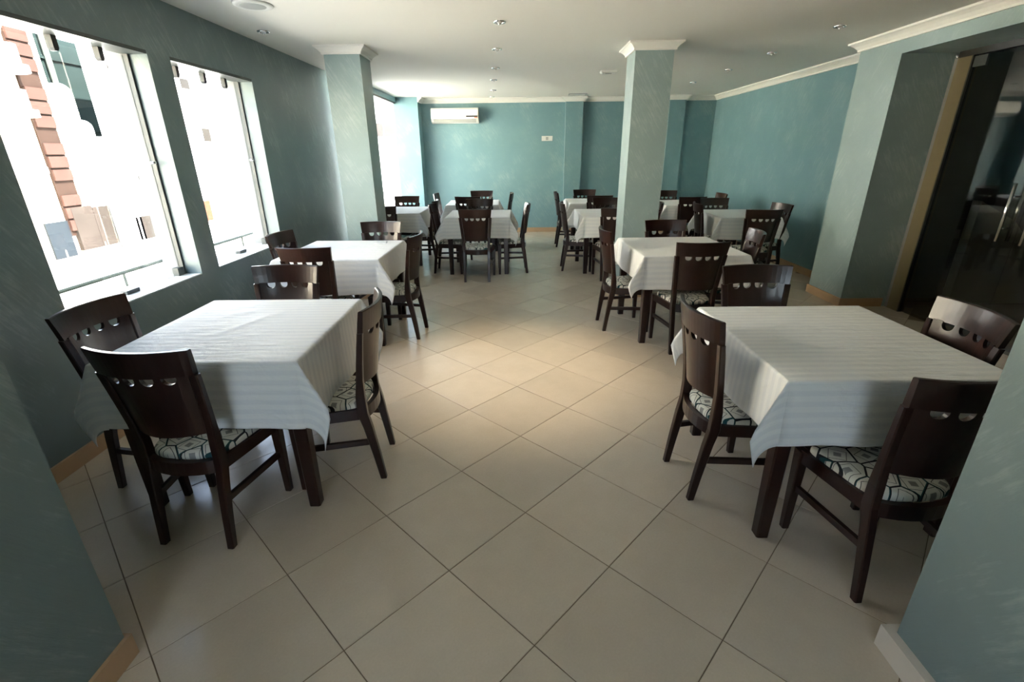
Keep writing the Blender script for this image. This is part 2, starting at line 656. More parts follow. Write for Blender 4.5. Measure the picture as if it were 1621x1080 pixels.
# piers either side of the camera and the space behind
tag(MB().box(-2.75, -1.285, YN, 1.08, -.1, ZC).build('wall_near_left', 'wall_shaded'), 'shade-darkened teal pier cut off by the lower left corner', 'wall', kind='structure')
tag(MB().box(1.215, 4.1, YN, 1.10, -.1, ZC).build('wall_near_right', 'wall_shaded'), 'streaky teal pier cut off by the lower right corner', 'wall', kind='structure')
wn_ = MB()
wn_.box(-1.4, 1.4, YN - .2, YN, -.1, 1.0)
wn_.box(-1.4, 1.4, YN - .2, YN, 2.25, ZC)
wn_.box(-1.4, -1.20, YN - .2, YN, 1.0, 2.25)
wn_.box(.20, 1.4, YN - .2, YN, 1.0, 2.25)
tag(wn_.build('wall_near', 'wall_shaded'), 'teal wall closing the passage behind the viewer', 'wall', kind='structure')


# skirtings
def skirt(name, mat, segs, label):
    m = MB()
    for s_ in segs:
        m.box(*s_, 0.0, .088)
    tag(m.build(name, mat), label, 'skirting', kind='structure')


t = .014
skirt('baseboard_left', 'skirt', [(XL, XL + t, 1.08, 6.75)], 'tan tile skirting along the window wall')
skirt('baseboard_back', 'skirt', [(-1.82, .93, YB - t, YB), (.93, 1.26, YB - .09 - t, YB - .09), (1.26, 2.86, YB - t, YB),
                                  (2.86, 3.16, YB - .16 - t, YB - .16), (3.16, XRF, YB - t, YB)], 'tan tile skirting along the rear wall')
skirt('baseboard_right', 'skirt', [(XRF - t, XRF, 5.42, YB - .02), (XR - t, XRF - t, 5.42, 5.42 + t), (XR - t, XR, 4.84 - t, 5.42), (XR, XRF + .02, 4.84 - t, 4.84)],
      'tan tile skirting along the right wall and pier')
skirt('baseboard_near_left', 'skirt', [(-1.285, -1.285 + t, YN, 1.08 + t), (-2.3, -1.285, 1.08, 1.08 + t)], 'tan skirting at the foot of the near left pier')
skirt('baseboard_near_right', 'skirt_pale', [(1.215 - .03, 1.215, YN, 1.10 + .03), (1.215, 3.3, 1.10, 1.13)], 'pale skirting at the foot of the near right pier')


# cornices: profile of (out, down) swept along axis-aligned runs
PROF = [(0, 0), (.085, 0), (.085, .016), (.068, .024), (.046, .040), (.030, .058), (.022, .066), (.022, .082), (0, .082)]


def cornice_run(m, p0, p1, nrm, mit0=0, mit1=0, k=1.0):
    d = (Vector(p1) - Vector(p0)).normalized()
    n = Vector(nrm)
    r0, r1 = [], []
    for o_, dn in PROF:
        o_, dn = o_ * k, dn * k
        a = Vector(p0) + n * o_ - d * (o_ * mit0)
        b_ = Vector(p1) + n * o_ + d * (o_ * mit1)
        r0.append((a.x, a.y, ZC - dn))
        r1.append((b_.x, b_.y, ZC - dn))
    m.loft([r0, r1])


def cornice(name, label, runs):
    m = MB()
    for r_ in runs:
        cornice_run(m, *r_)
    tag(m.build(name, 'cornice'), label, 'cornice', kind='structure')


cornice('trim_1', 'white moulding along the top of the right wall', [((XRF, 5.42), (XRF, YB), (-1, 0), 0, -1)])
cornice('trim_2', 'white moulding above the glass door recess', [((XR, 1.1), (XR, 5.42), (-1, 0), 0, 1), ((XR, 5.42), (XRF, 5.42), (0, 1), 1, -1)])
cornice('trim_3', 'white moulding along the top of the rear wall', [
    ((-1.82, YB), (.93, YB), (0, -1), -1, -1), ((.93, YB - .09), (1.26, YB - .09), (0, -1), 1, 1), ((1.26, YB), (2.86, YB), (0, -1), -1, -1),
    ((2.86, YB - .16), (3.16, YB - .16), (0, -1), 1, 1), ((3.16, YB), (XRF, YB), (0, -1), -1, -1), ((-1.82, 9.75), (-1.82, YB), (1, 0), 0, -1)])


def pillar(x0, x1, y0, y1, label):
    p = thing('pillar', ((x0 + x1) / 2, (y0 + y1) / 2, 0), label=label, cat='pillar', group='square pillars in the dining room')
    cx, cy = (x0 + x1) / 2, (y0 + y1) / 2
    a, b_ = (x1 - x0) / 2, (y1 - y0) / 2
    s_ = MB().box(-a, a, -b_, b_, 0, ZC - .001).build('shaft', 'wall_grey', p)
    m = MB()
    for p0, p1, n in (((-a, -b_), (a, -b_), (0, -1)), ((a, -b_), (a, b_), (1, 0)), ((a, b_), (-a, b_), (0, 1)), ((-a, b_), (-a, -b_), (-1, 0))):
        cornice_run(m, p0, p1, n, 1, 1, .85)
    m.build('capital', 'cornice', p)
    k = MB()
    k.box(-a - t, a + t, -b_ - t, b_ + t, 0, .088)
    k.build('skirting', 'skirt', p)


pillar(-1.845, -1.50, 5.25, 5.60, 'square teal pillar standing near the window wall')
pillar(1.135, 1.505, 5.25, 5.62, 'square teal pillar with a shaded grey front, behind the right tables')


# ------------------------------------------------------------------ windows
def window(name, y0, y1, label):
    w = thing(name, (-2.48, (y0 + y1) / 2, WZ0), label=label, cat='window', kind='structure')
    h = (y1 - y0) / 2
    H = WZ1 - WZ0
    MB().box(-.012, .125, -h - .01, h + .01, -.012, .006).build('window_sill', 'sill', w)
    f = MB()
    f.box(-.03, .012, h - .016, h, .006, H)
    f.box(-.03, .012, -h, -h + .016, .006, H)
    f.box(-.035, .128, -h, h, H - .022, H)
    f.build('window_frame', 'frame', w)
    MB().box(-.008, 0, -h + .016, .06, .008, H - .03).build('pane', 'glass', w)
    MB().box(-.022, -.014, .0, h - .016, .008, H - .03).build('pane', 'glass', w)
    for yy in (-h * .55, .03, h * .60):
        MB().loft([[(-.024, yy - .017, H - .022), (.012, yy - .017, H - .022), (.012, yy + .017, H - .022), (-.024, yy + .017, H - .022)], [(-.024, yy - .017, H - .082), (.012, yy - .017, H - .082), (.012, yy + .017, H - .082), (-.024, yy + .017, H - .082)], [(-.02, yy - .009, H - .096), (.008, yy - .009, H - .096), (.008, yy + .009, H - .096), (-.02, yy + .009, H - .096)]]).build('hinge_clip', 'clip', w)
    MB().box(-.026, .016, .03 - .05, .03 + .06, .006, .030).build('bottom_rail_clip', 'frame', w)
    MB().box(-.026, .016, h - .085, h - .03, .006, .062).build('lock', 'frame', w)
    kb = MB()
    kb.tube([(.0, h - .045, .78), (.035, h - .045, .78)], .010)
    kb.build('knob', 'chrome', w)
    for sy in (-1, 1):
        MB().box(-.139, -.032, sy * h - (.004 if sy > 0 else 0), sy * h + (.004 if sy < 0 else 0), .004, H - .022).build('outer_jamb', 'jamb', w)
    # outer window ledge
    MB().box(-.16, -.035, -h + .002, h - .002, 0.0, .004).build('outer_ledge', 'concrete', w)


window('window_1', *WIN[0], 'large street window nearest the viewer, over the first left table')
window('window_2', *WIN[1], 'narrower looking second street window on the left wall')
w3 = thing('window_3', (-2.238, 8.80, .55), label='tall bright window beyond the left pillar', cat='window', kind='structure')
MB().box(-.008, 0, -.945, 0.02, .02, 1.84).build('pane', 'glass', w3)
MB().box(-.022, -.014, -.02, .945, .02, 1.84).build('pane', 'glass', w3)
f = MB()
f.box(-.03, .01, -.95, .95, 0, .02)
f.box(-.03, .01, -.95, .95, 1.84, 1.87)
f.build('window_frame', 'frame', w3)

w4 = thing('added_fill_window', (-.50, YN - .1, 1.0), label='added unseen window behind the viewer, filling the foreground with light', cat='window', kind='structure')  # added opening, out of view, to bring fill light to the foreground
MB().box(-.7, .7, -.004, .004, .02, 1.23).build('pane', 'glass', w4)
f = MB()
f.box(-.7, .7, -.03, .03, 0, .02)
f.box(-.7, .7, -.03, .03, 1.23, 1.25)
f.box(-.02, .02, -.02, .02, .02, 1.23)
f.build('window_frame', 'frame', w4)
portal('window_portal', (-.50, YN - .25, 1.625), (PI / 2, 0, PI), 1.4, 1.25)

# ------------------------------------------------------------------ glass door in the right-hand recess
d = thing('door_1', (3.86, 3.1, 0), label='dark smoked glass double door in the right wall recess', cat='door', kind='structure')
MB().box(-.02, .05, 1.56, 1.70, 0, 2.26).build('door_post', 'gold', d)
MB().box(-.02, .02, 1.545, 1.56, 0, 2.26).build('post_seal', 'clip', d)
MB().box(-.02, .02, 1.70, 1.735, 0, 2.29).build('jamb_plaster', 'jamb', d)
MB().box(-.02, .03, -1.8, 1.70, 2.26, 2.31).build('head_rail', 'clip', d)
for y0, y1, hy in ((.685, 1.54, .78), (-.18, .675, .58)):
    p = MB().box(-.006, .006, y0, y1, .012, 2.25).build('door_leaf', 'door_glass', d)
    k = MB()
    for sx in (-.045, .045):
        k.tube([(sx, hy, .84), (sx, hy, 1.28)], .013, 10)
    for zz in (.94, 1.18):
        k.tube([(-.045, hy, zz), (.045, hy, zz)], .008, 8)
    k.build('pull_handle', 'chrome', p)
    MB().box(-.012, .012, y1 - .12 if hy > .7 else y0, y1 if hy > .7 else y0 + .12, 2.17, 2.25).build('patch_fitting', 'frame', p)
MB().box(-.006, .006, -1.8, -.19, .012, 2.25).build('side_panel', 'door_glass', d)
b_ = MB().lathe([(.004, -.012), (.012, -.006), (.014, 0), (.012, .006), (.004, .012)], 12, -.03, 1.70, 2.27)
b_.build('brass_stud', 'chrome', d)

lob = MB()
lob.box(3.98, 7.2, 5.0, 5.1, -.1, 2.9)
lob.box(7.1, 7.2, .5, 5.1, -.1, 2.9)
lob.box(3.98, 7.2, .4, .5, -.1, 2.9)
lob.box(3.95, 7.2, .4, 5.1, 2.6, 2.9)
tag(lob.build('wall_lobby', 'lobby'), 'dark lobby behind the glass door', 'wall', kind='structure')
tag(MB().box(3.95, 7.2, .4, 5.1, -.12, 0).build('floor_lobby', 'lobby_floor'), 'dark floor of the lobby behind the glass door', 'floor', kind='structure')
st = MB()
st.add([(4.55, 4.9, 0), (5.35, 4.9, 0), (5.35, 4.9, .45), (4.95, 4.9, .85), (4.55, 4.9, 1.05),
        (4.55, 5.0, 0), (5.35, 5.0, 0), (5.35, 5.0, .45), (4.95, 5.0, .85), (4.55, 5.0, 1.05)],
       [(0, 1, 2, 3, 4), (9, 8, 7, 6, 5), (0, 5, 6, 1), (1, 6, 7, 2), (2, 7, 8, 3), (3, 8, 9, 4), (4, 9, 5, 0)])
tag(st.build('stair_parapet', 'lobby_stair'), 'pale sloping stair parapet dimly seen behind the glass door', 'parapet')


# ------------------------------------------------------------------ chairs
BW_T, BW_J, BW_S = .198, .185, .156     # half width of back at top, rail joint, seat
Z_TOP, Z_J, Z_PB = .905, .800, .528
CURVE = .046


def back_y(z):
    """centre line of the back in side view (ends of the curve)"""
    k = (z - .46) / (.905 - .46)
    return .060 - .062 * max(0, k) ** 1.25


def bow(x, w):
    return -CURVE * (1 - (x / w) ** 2)


def chair_meshes():
    ms = {}
    # rear legs / stiles
    for s_, nm in ((-1, 'rear_l'), (1, 'rear_r')):
        path = [(s_ * .152, .000, 0), (s_ * .153, .018, .14), (s_ * .155, .042, .30), (s_ * .156, .059, .38), (s_ * .156, back_y(.47), .47)]
        size = [(.030, .030), (.032, .036), (.034, .043), (.034, .048), (.034, .044)]
        for z in (.56, .65, .74, Z_J):
            path.append((s_ * (BW_S + (BW_J - BW_S) * (z - .47) / (Z_J - .47)), back_y(z), z))
            size.append((.034, .034 - .010 * (z - .47) / .35))
        ms[nm] = MB().bar(path, size, .004).mesh('leg', 'wood')
    for s_, nm in ((-1, 'front_l'), (1, 'front_r')):
        ms[nm] = MB().bar([(s_ * .200, .375, 0), (s_ * .203, .372, .2), (s_ * .205, .370, .402)], [(.030, .030), (.037, .037), (.044, .044)], .004).mesh('leg', 'wood')
    # seat frame: front, sides, bowed rear rail
    f = MB()
    f.loft([[(-.190, .352, .350), (-.190, .388, .350), (-.190, .388, .405), (-.190, .352, .405)], [(.190, .352, .350), (.190, .388, .350), (.190, .388, .405), (.190, .352, .405)]])
    for s_ in (-1, 1):
        f.loft([[(s_ * .142, .07, .350), (s_ * .168, .07, .350), (s_ * .168, .07, .405), (s_ * .142, .07, .405)],
                [(s_ * .190, .36, .350), (s_ * .216, .36, .350), (s_ * .216, .36, .405), (s_ * .190, .36, .405)]])
    rg = []
    for i in range(9):
        x = -.150 + .30 * i / 8
        y = .058 + bow(x, .150) * .8
        rg.append([(x, y - .012, .345), (x, y + .012, .345), (x, y + .012, .405), (x, y - .012, .405)])
    f.loft(rg)
    ms['frame'] = f.mesh('seat_frame', 'wood')
    for s_, nm in ((-1, 'str_l'), (1, 'str_r')):
        ms[nm] = MB().loft([[(s_ * .146, .03, .205), (s_ * .164, .03, .205), (s_ * .164, .03, .232), (s_ * .146, .03, .232)],
                            [(s_ * .192, .375, .205), (s_ * .210, .375, .205), (s_ * .210, .375, .232), (s_ * .192, .375, .232)]]).mesh('stretcher', 'wood')
    # cushion: rounded trapezoid
    c = MB()
    n = 40
    rings = []
    for sc, z in ((.97, .397), (1.0, .405), (1.0, .418), (.985, .428), (.93, .435), (.75, .440), (.4, .443), (.05, .4435)):
        r_ = []
        for j in range(n):
            th = 2 * PI * j / n
            ct, sn_ = math.cos(th), math.sin(th)
            e = .32
            px = math.copysign(abs(ct) ** e, ct)
            py = math.copysign(abs(sn_) ** e, sn_)
            hw = .154 + .050 * (py + 1) / 2
            yy = .222 + py * .155
            if py < 0:
                yy += bow(px * .150, .150) * .6 * (-py)
            r_.append((px * hw * sc, .222 + (yy - .222) * sc, z))
        rings.append(r_)
    c.loft(rings, True, True)
    ms['cushion'] = c.mesh('seat', 'seat')
    # back panel with four U notches under the top rail
    R, DX, ST = .0235, .070, .010
    xs = set()
    hw = BW_J - .022
    for k in range(4):
        cx = (k - 1.5) * DX
        for q in range(11):
            xs.add(round(cx - R * math.cos(PI * q / 10), 5))
        xs.add(round(cx - R - 1e-4, 5))
        xs.add(round(cx + R + 1e-4, 5))
    for q in range(9):
        xs.add(round(-hw + 2 * hw * q / 8, 5))
    xs = sorted(xs)

    def ztop(x):
        for k in range(4):
            q = x - (k - 1.5) * DX
            if abs(q) <= R + 1e-6:
                return Z_J + .004 - ST - math.sqrt(max(0, R * R - q * q)) - .004
        return Z_J + .004
    p = MB()
    rings = []
    th = .008
    for x in xs:
        zt = ztop(x)
        col = []
        zs = [Z_PB, Z_PB + (zt - Z_PB) * .5, zt]
        fr, bk = [], []
        for z in zs:
            kk = (z - .47) / (Z_J - .47)
            w = (BW_S - .020) + (BW_J - BW_S) * kk
            xx = x / hw * w
            if z > Z_J - .06:
                xx = x / hw * ((BW_S - .020) + (BW_J - BW_S) * ((z - .47) / (Z_J - .47)))
            y = back_y(z) + bow(xx, w)
            fr.append((xx, y + th, z))
            bk.append((xx, y - th, z))
        rings.append(fr + bk[::-1])
    p.loft(rings)
    ms['panel'] = p.mesh('backrest_panel', 'wood')
    # top rail
    r_ = MB()
    rings = []
    for i in range(17):
        u = -1 + 2 * i / 16
        ring = []
        pts = [(Z_J, .0125), (Z_J + .05, .012), (Z_TOP - .004, .0105), (Z_TOP, .007)]
        fr, bk = [], []
        for z, h in pts:
            w = BW_J + .006 + (BW_T - BW_J) * (z - Z_J) / (Z_TOP - Z_J)
            x = u * w
            y = back_y(z) + bow(x, w)
            fr.append((x, y + h, z))
            bk.append((x, y - h, z))
        rings.append(fr + bk[::-1])
    r_.loft(rings)
    ms['rail'] = r_.mesh('top_rail', 'wood')
    for me in ms.values():
        fix_normals(me)
    return ms


CM = chair_meshes()


def make_chair():
    c = thing('dining_chair', (0, 0, 0), cat='chair', group='dark wooden dining chairs')
    for k, nm in (('front_l', 'leg'), ('front_r', 'leg'), ('rear_l', 'leg'), ('rear_r', 'leg'), ('frame', 'seat_frame'), ('str_l', 'stretcher'), ('str_r', 'stretcher'),
                  ('cushion', 'seat'), ('panel', 'backrest_panel'), ('rail', 'top_rail')):
        o = obj(nm, CM[k], c)
        if nm == 'seat':
            o['label'] = 'cream cushion printed with grey squares and black outlines'
    return c


# ------------------------------------------------------------------ tables and cloths
TX, TY, TH = .83, .88, .752


def table_meshes():
    ms = {}
    for sx in (-1, 1):
        for sy in (-1, 1):
            ms['leg', sx, sy] = MB().bar([(sx * (TX / 2 - .045), sy * (TY / 2 - .045), 0), (sx * (TX / 2 - .045), sy * (TY / 2 - .045), .725)],
                                         [(.052, .052), (.068, .068)], .006).mesh('leg', 'wood')
    ms['top'] = MB().box(-TX / 2, TX / 2, -TY / 2, TY / 2, .725, TH - .002).mesh('table_top', 'wood')
    a, b_ = TX / 2 - .03, TY / 2 - .03
    m = MB()
    m.box(-a + .05, a - .05, -b_, -b_ + .02, .645, .725)
    m.box(-a + .05, a - .05, b_ - .02, b_, .645, .725)
    m.box(-a, -a + .02, -b_ + .05, b_ - .05, .645, .725)
    m.box(a - .02, a, -b_ + .05, b_ - .05, .645, .725)
    ms['apron'] = m.mesh('apron', 'wood')
    for me in ms.values():
        fix_normals(me)
    return ms


TM = table_meshes()


def make_table(x, y, rz, label, sx=1.0):
    o = thing('dining_table', (x, y, 0), rz, label=label, cat='table', group='square dining tables')
    o.scale = (sx, 1, 1)
    for k, me in TM.items():
        obj(k[0] if isinstance(k, tuple) else {'top': 'table_top', 'apron': 'apron'}[k], me, o)
    return o


def make_cloth(x, y, rz, label, seed, ov=.272, shift=(0, 0), creases=(), flare=1.0):
    rnd = random.Random(seed)
    ax, ay = TX / 2 + .004, TY / 2 + .004
    R = .010
    so = [0, .004, .009, .015, .022, .045, .075, .11, .145, .18, .21, .24, ov - .008, ov]

    def axis(a, d):
        lo = [-(a + s_ * (ov + d) / ov) for s_ in so[::-1]]
        mid = [-a + 2 * a * i / 26 for i in range(1, 26)]
        hi = [a + s_ * (ov - d) / ov for s_ in so]
        return lo + mid + hi
    U, V = axis(ax, shift[0]), axis(ay, shift[1])
    ph = [rnd.uniform(0, 6.28) for _ in range(12)]
    fr = [rnd.uniform(7, 12) for _ in range(4)]
    am = [rnd.uniform(.004, .010) for _ in range(4)]
    camp = {(sx, sy): (rnd.uniform(.42, .58) * (flare if sx < 0 else 1), 0) for sx in (-1, 1) for sy in (-1, 1)}
    top = TH + .004

    def drop(s_):
        if s_ < R * PI / 2:
            return R * math.sin(s_ / R), R * (1 - math.cos(s_ / R))
        return R, R + s_ - R * PI / 2

    def pos(u, v):
        du, dv = max(0, abs(u) - ax), max(0, abs(v) - ay)
        sx, sy = (1 if u > 0 else -1), (1 if v > 0 else -1)
        if du == 0 and dv == 0:
            z = top + .0008 * math.sin(9 * u + ph[0]) * math.sin(8 * v + ph[1])
            edge = min(ax - abs(u), ay - abs(v))
            if edge > .05:
                for (cu, cv, ang, ln, hgt) in creases:
                    c_, s_ = math.cos(ang), math.sin(ang)
                    a = (u - cu) * c_ + (v - cv) * s_
                    b2 = -(u - cu) * s_ + (v - cv) * c_
                    z += hgt * math.exp(-(b2 / .016) ** 2) * math.exp(-(a / ln) ** 4)
            return (u, v, z)
        if dv == 0 or du == 0:
            if dv == 0:
                side = 0 if sx > 0 else 1
                s_, tt, half = du, v, ay
            else:
                side = 2 if sy > 0 else 3
                s_, tt, half = dv, u, ax
            o_, dz = drop(s_)
            k = s_ / ov
            env = 1 - .6 * abs(tt / half) ** 4
            o_ += k * env * (.010 + am[side] * math.sin(fr[side] * tt + ph[2 + side]) + .004 * math.sin(23 * tt + ph[6 + side]))
            dz -= .006 * k * math.sin(5 * tt + ph[side])
            if dv == 0:
                return (sx * (ax + o_), v, top - dz)
            return (u, sy * (ay + o_), top - dz)
        r = math.hypot(du, dv)
        fi = math.atan2(dv, du)          # 0 : x side, pi/2 : y side
        o_, dz = drop(r)
        A, mixy = camp[sx, sy]
        pk = 1 - abs(fi - PI / 4) / (PI / 4)
        bl = A * pk * (r if r < .24 else max(.05, .24 - .6 * (r - .24)))
        dz = dz * (1 - .06 * pk)
        k = min(1, r / ov)
        cx = math.cos(fi)
        cy = math.sin(fi)
        base_x = ax + o_ * cx + .010 * k * cx
        base_y = ay + o_ * cy + .010 * k * cy
        return (sx * (base_x + bl * .98), sy * (base_y + bl * .22), top - dz)
    m = MB()
    nu, nv = len(U), len(V)
    vs_ = [pos(u, v) for v in V for u in U]
    fs = []
    for j in range(nv - 1):
        for i in range(nu - 1):
            a, b2, c2, d2 = j * nu + i, j * nu + i + 1, (j + 1) * nu + i + 1, (j + 1) * nu + i
            um, vm = (U[i] + U[i + 1]) / 2, (V[j] + V[j + 1]) / 2
            if abs(um) > ax and abs(vm) > ay:          # split along the fold line
                fs += [(a, b2, c2), (a, c2, d2)] if um * vm > 0 else [(a, b2, d2), (b2, c2, d2)]
            else:
                fs.append((a, b2, c2, d2))
    m.add(vs_, fs, True)
    me = m.mesh('tablecloth', 'cloth')
    uvl = me.uv_layers.new(name='cloth')
    flat = [(u, v) for v in V for u in U]
    for lp in me.loops:
        uvl.data[lp.index].uv = flat[lp.vertex_index]
    o = bpy.data.objects.new('tablecloth', me)
    COL.objects.link(o)
    o.location = (x, y, 0)
    o.rotation_euler = (0, 0, rz)
    sol = o.modifiers.new('thickness', 'SOLIDIFY')
    sol.thickness = .0016
    sol.offset = 1
    return tag(o, label, 'tablecloth', 'white tablecloths')


CRE = ((-.02, .02, 1.15, .17, .006), (-.16, .16, 1.1, .09, .005), (-.25, -.06, .5, .10, .004), (.2, .05, .1, .09, .004))
TABLES = [
    ('front left', -1.335, 2.215, .012, 'in the left foreground by the nearest window', .300, (-.03, .008)),
    ('front right', 1.405, 2.020, .004, 'in the right foreground beside the glass door', .272, (0, 0)),
    ('second left', -1.535, 4.225, -.01, 'below the second window, in front of the left pillar', .272, (0, .02)),
    ('second right', 1.425, 4.265, .03, 'directly in front of the right pillar', .272, (-.03, 0)),
    ('centre', -.52, 6.80, .0, 'in the middle of the room, past the left pillar', .272, (-.02, 0)),
    ('rear centre', -.74, 8.42, .03, 'at the rear, closest to the wall under the air conditioner', .272, (.02, 0)),
    ('far window', -1.755, 7.36, .0, 'beside the tall far window behind the left pillar', .272, (0, 0)),
    ('behind pillar', 1.275, 6.80, .02, 'just left behind the right pillar', .272, (-.04, 0)),
    ('rear behind pillar', 1.29, 8.50, .0, 'at the rear wall, behind the table next to the right pillar', .272, (0, 0)),
    ('right wall', 2.925, 6.57, -.03, 'near the right wall, casting its shadow there', .272, (0, 0)),
    ('rear right', 2.72, 8.06, .0, 'at the rear right, glimpsed just right of the pillar', .272, (0, 0)),
]
for i, (k, x, y, rz, where, ov, sh) in enumerate(TABLES):
    sc = {6: .90, 9: .87}.get(i, 1.0)
    make_table(x, y, rz, 'dark square wooden table ' + where, sc)
    cl = make_cloth(x, y, rz, 'white striped tablecloth ' + where, 11 + i, ov, sh, CRE if i != 1 else ((-.14, .12, 2.45, .10, .006), (-.03, .14, 2.55, .12, .006), (-.24, -.02, 2.2, .12, .005), (.08, .16, 2.6, .10, .005)), .35 if i == 6 else 1.0)
    cl.scale = (sc, 1, 1)

UP, DN, RT, LT = 0, PI, -PI / 2, PI / 2          # way the sitter faces
CHAIRS = [
    # front left table
    (-1.365, 1.565, UP - .08, 'chair seen from behind in the left foreground, nearest of all'),
    (-.705, 2.17, LT + .10, 'chair on the aisle side of the front left table'),
    (-1.985, 2.10, RT - .03, 'chair wedged between the front left table and the nearest window'),
    (-1.43, 2.885, DN, 'chair on the far side of the front left table, reflecting window light'),
    # front right table
    (1.385, 1.305, UP + .06, 'chair seen from behind in the right foreground, against the pier'),
    (.80, 2.00, RT + .08, 'chair on the aisle side of the front right table'),
    (1.935, 1.95, LT - .08, 'chair facing left at the far right, with glare on its top rail'),
    (1.41, 2.785, DN, 'chair on the far side of the front right table'),
    # second left table
    (-1.58, 3.525, UP - .02, 'chair with its back to us at the second left table'),
    (-2.085, 4.23, RT - .1, 'chair below the second window at the second left table'),
    (-1.37, 4.885, DN, 'glossy chair in front of the left pillar, bright with reflection'),
    (-.875, 4.12, LT - .06, 'chair on the aisle side of the second left table'),
    # second right table
    (1.39, 3.60, UP + .05, 'reddish-brown chair with its back to us at the second right table'),
    (.785, 4.30, RT + .05, 'chair on the aisle side of the second right table'),
    (1.46, 4.815, DN, 'chair between the second right table and the right pillar'),
    (2.015, 4.10, LT - .16, 'chair right of the second right table with a glint on its back'),
    # centre table
    (-.515, 5.97, UP, 'chair with its back to us at the centre table'),
    (-1.13, 6.62, RT - .03, 'chair on the left of the centre table, back to back with another'),
    (.125, 6.60, LT + .05, 'chair on the right of the centre table with a bright top corner'),
    (-.555, 7.335, DN, 'chair on the far side of the centre table'),
    # rear centre table
    (-.775, 7.78, UP - .08, 'chair with its back to us at the rear centre table'),
    (-1.36, 8.42, RT, 'chair on the left of the rear centre table'),
    (-.11, 8.42, LT, 'chair on the right of the rear centre table'),
    (-.635, 8.97, DN, 'chair against the rear wall under the air conditioner'),
    # far window table
    (-1.79, 6.46, UP, 'chair half hidden behind the left pillar'),
    (-1.77, 7.98, DN, 'chair beside the tall far window, against the corner pier'),
    (-1.20, 7.22, LT, 'chair on the right of the far window table, back to back with another'),
    # table behind the pillar
    (.625, 6.70, RT - .03, 'chair on the aisle side of the table behind the right pillar'),
    (1.215, 5.97, UP, 'chair almost hidden by the left edge of the right pillar'),
    (1.32, 7.345, DN, 'chair on the far side of the table behind the right pillar'),
    (1.895, 6.62, LT - .1, 'chair just right of the right pillar, seen from its side'),
    # rear table behind the pillar
    (.68, 8.50, RT, 'chair on the aisle side of the rear table behind the right pillar'),
    (1.29, 7.76, UP, 'chair with its back to us at the rear table behind the right pillar'),
    (1.215, 9.02, DN, 'chair against the rear wall pilaster'),
    # right wall table
    (2.83, 5.66, UP - .08, 'chair with its back to us at the table near the right wall'),
    (3.345, 6.27, LT + .12, 'chair next to the right wall with a lit side edge'),
    (2.36, 6.47, RT - .1, 'chair on the left of the table near the right wall'),
    (2.82, 7.12, DN, 'chair on the far side of the table near the right wall'),
    # rear right table
    (2.595, 7.36, UP, 'chair with its back to us at the rear right table'),
    (2.545, 8.60, DN, 'chair on the far side of the rear right table, beside the pillar edge'),
    (3.23, 7.90, LT, 'chair at the right of the rear right table, by the room corner'),
]
proto = make_chair()
for i, (x, y, rz, label) in enumerate(CHAIRS):
    c = proto if i == 0 else copy_tree(proto)
    c.location = (x, y, 0)
    c.rotation_euler = (0, 0, rz)
    c['label'] = 'dark wooden ' + label

# folded paper and ashtray on the second left table
pp = MB()
pp.box(-.065, .045, -.035, .035, 0, .006)
pp.box(-.062, .043, -.033, .033, .006, .010)
o = pp.build('folded_napkin', 'paper')
o.location = (-1.275, 4.52, TH + .0065)
o.rotation_euler = (0, 0, .1)
tag(o, 'small folded white napkin on the second left table', 'napkin')

# ------------------------------------------------------------------ fittings on walls and ceiling
ac = thing('air_conditioner', (-1.165, YB, 2.065), label='white split air conditioner high on the rear wall', cat='air conditioner')
m = MB()
prof = [(0, 0), (-.10, 0), (-.165, .025), (-.19, .07), (-.195, .15), (-.185, .235), (-.16, .262), (0, .272)]
m.loft([[(-.445, y, z) for y, z in prof], [(.445, y, z) for y, z in prof]])
m.build('body', 'white_plastic', ac)
MB().loft([[(-.44, -.192, .075), (-.44, -.203, .075), (-.44, -.206, .15), (-.44, -.197, .225), (-.44, -.186, .225)],
           [(.44, -.192, .075), (.44, -.203, .075), (.44, -.206, .15), (.44, -.197, .225), (.44, -.186, .225)]]).build('front_panel', 'white_plastic', ac)
MB().loft([[(-.40, -.195, .066), (-.40, -.203, .060), (-.40, -.165, .012), (-.40, -.157, .018)],
           [(.40, -.195, .066), (.40, -.203, .060), (.40, -.165, .012), (.40, -.157, .018)]]).build('air_flap', 'louvre', ac)
MB().box(.215, .43, -.211, -.203, .105, .125).build('display_strip', 'dark_plastic', ac)
MB().box(.37, .43, -.209, -.203, .085, .103).build('sticker', 'red_plastic', ac)

sw = thing('switch_plate', (.59, YB, 1.785), label='white switch plate on the rear wall', cat='switch')
MB().box(-.105, .105, -.012, 0, -.045, .045).build('plate', 'white_plastic', sw)
for xx in (-.062, 0, .062):
    MB().box(xx - .024, xx + .024, -.017, -.012, -.028, .028).build('rocker', 'louvre' if xx == 0 else 'white_plastic', sw)


def spot(x, y, label, group):
    s_ = thing('ceiling_spotlight', (x, y, ZC), label=label, cat='spotlight', group=group)
    rp = [(.050, -.001), (.050, -.007), (.046, -.011), (.036, -.011), (.033, -.005), (.033, -.001)]
    n = 20
    MB().loft([[(r * math.cos(2 * PI * j / n), r * math.sin(2 * PI * j / n), z) for j in range(n)] for r, z in rp], False, True).build('rim', 'chrome', s_)
    MB().lathe([(.002, -.016), (.014, -.014), (.024, -.006), (.032, -.002)], 16).build('bulb', 'bulb', s_)
    MB().lathe([(.005, -.026), (.010, -.022), (.011, -.014), (.003, -.013)], 10).build('lamp_cap', 'chrome', s_)


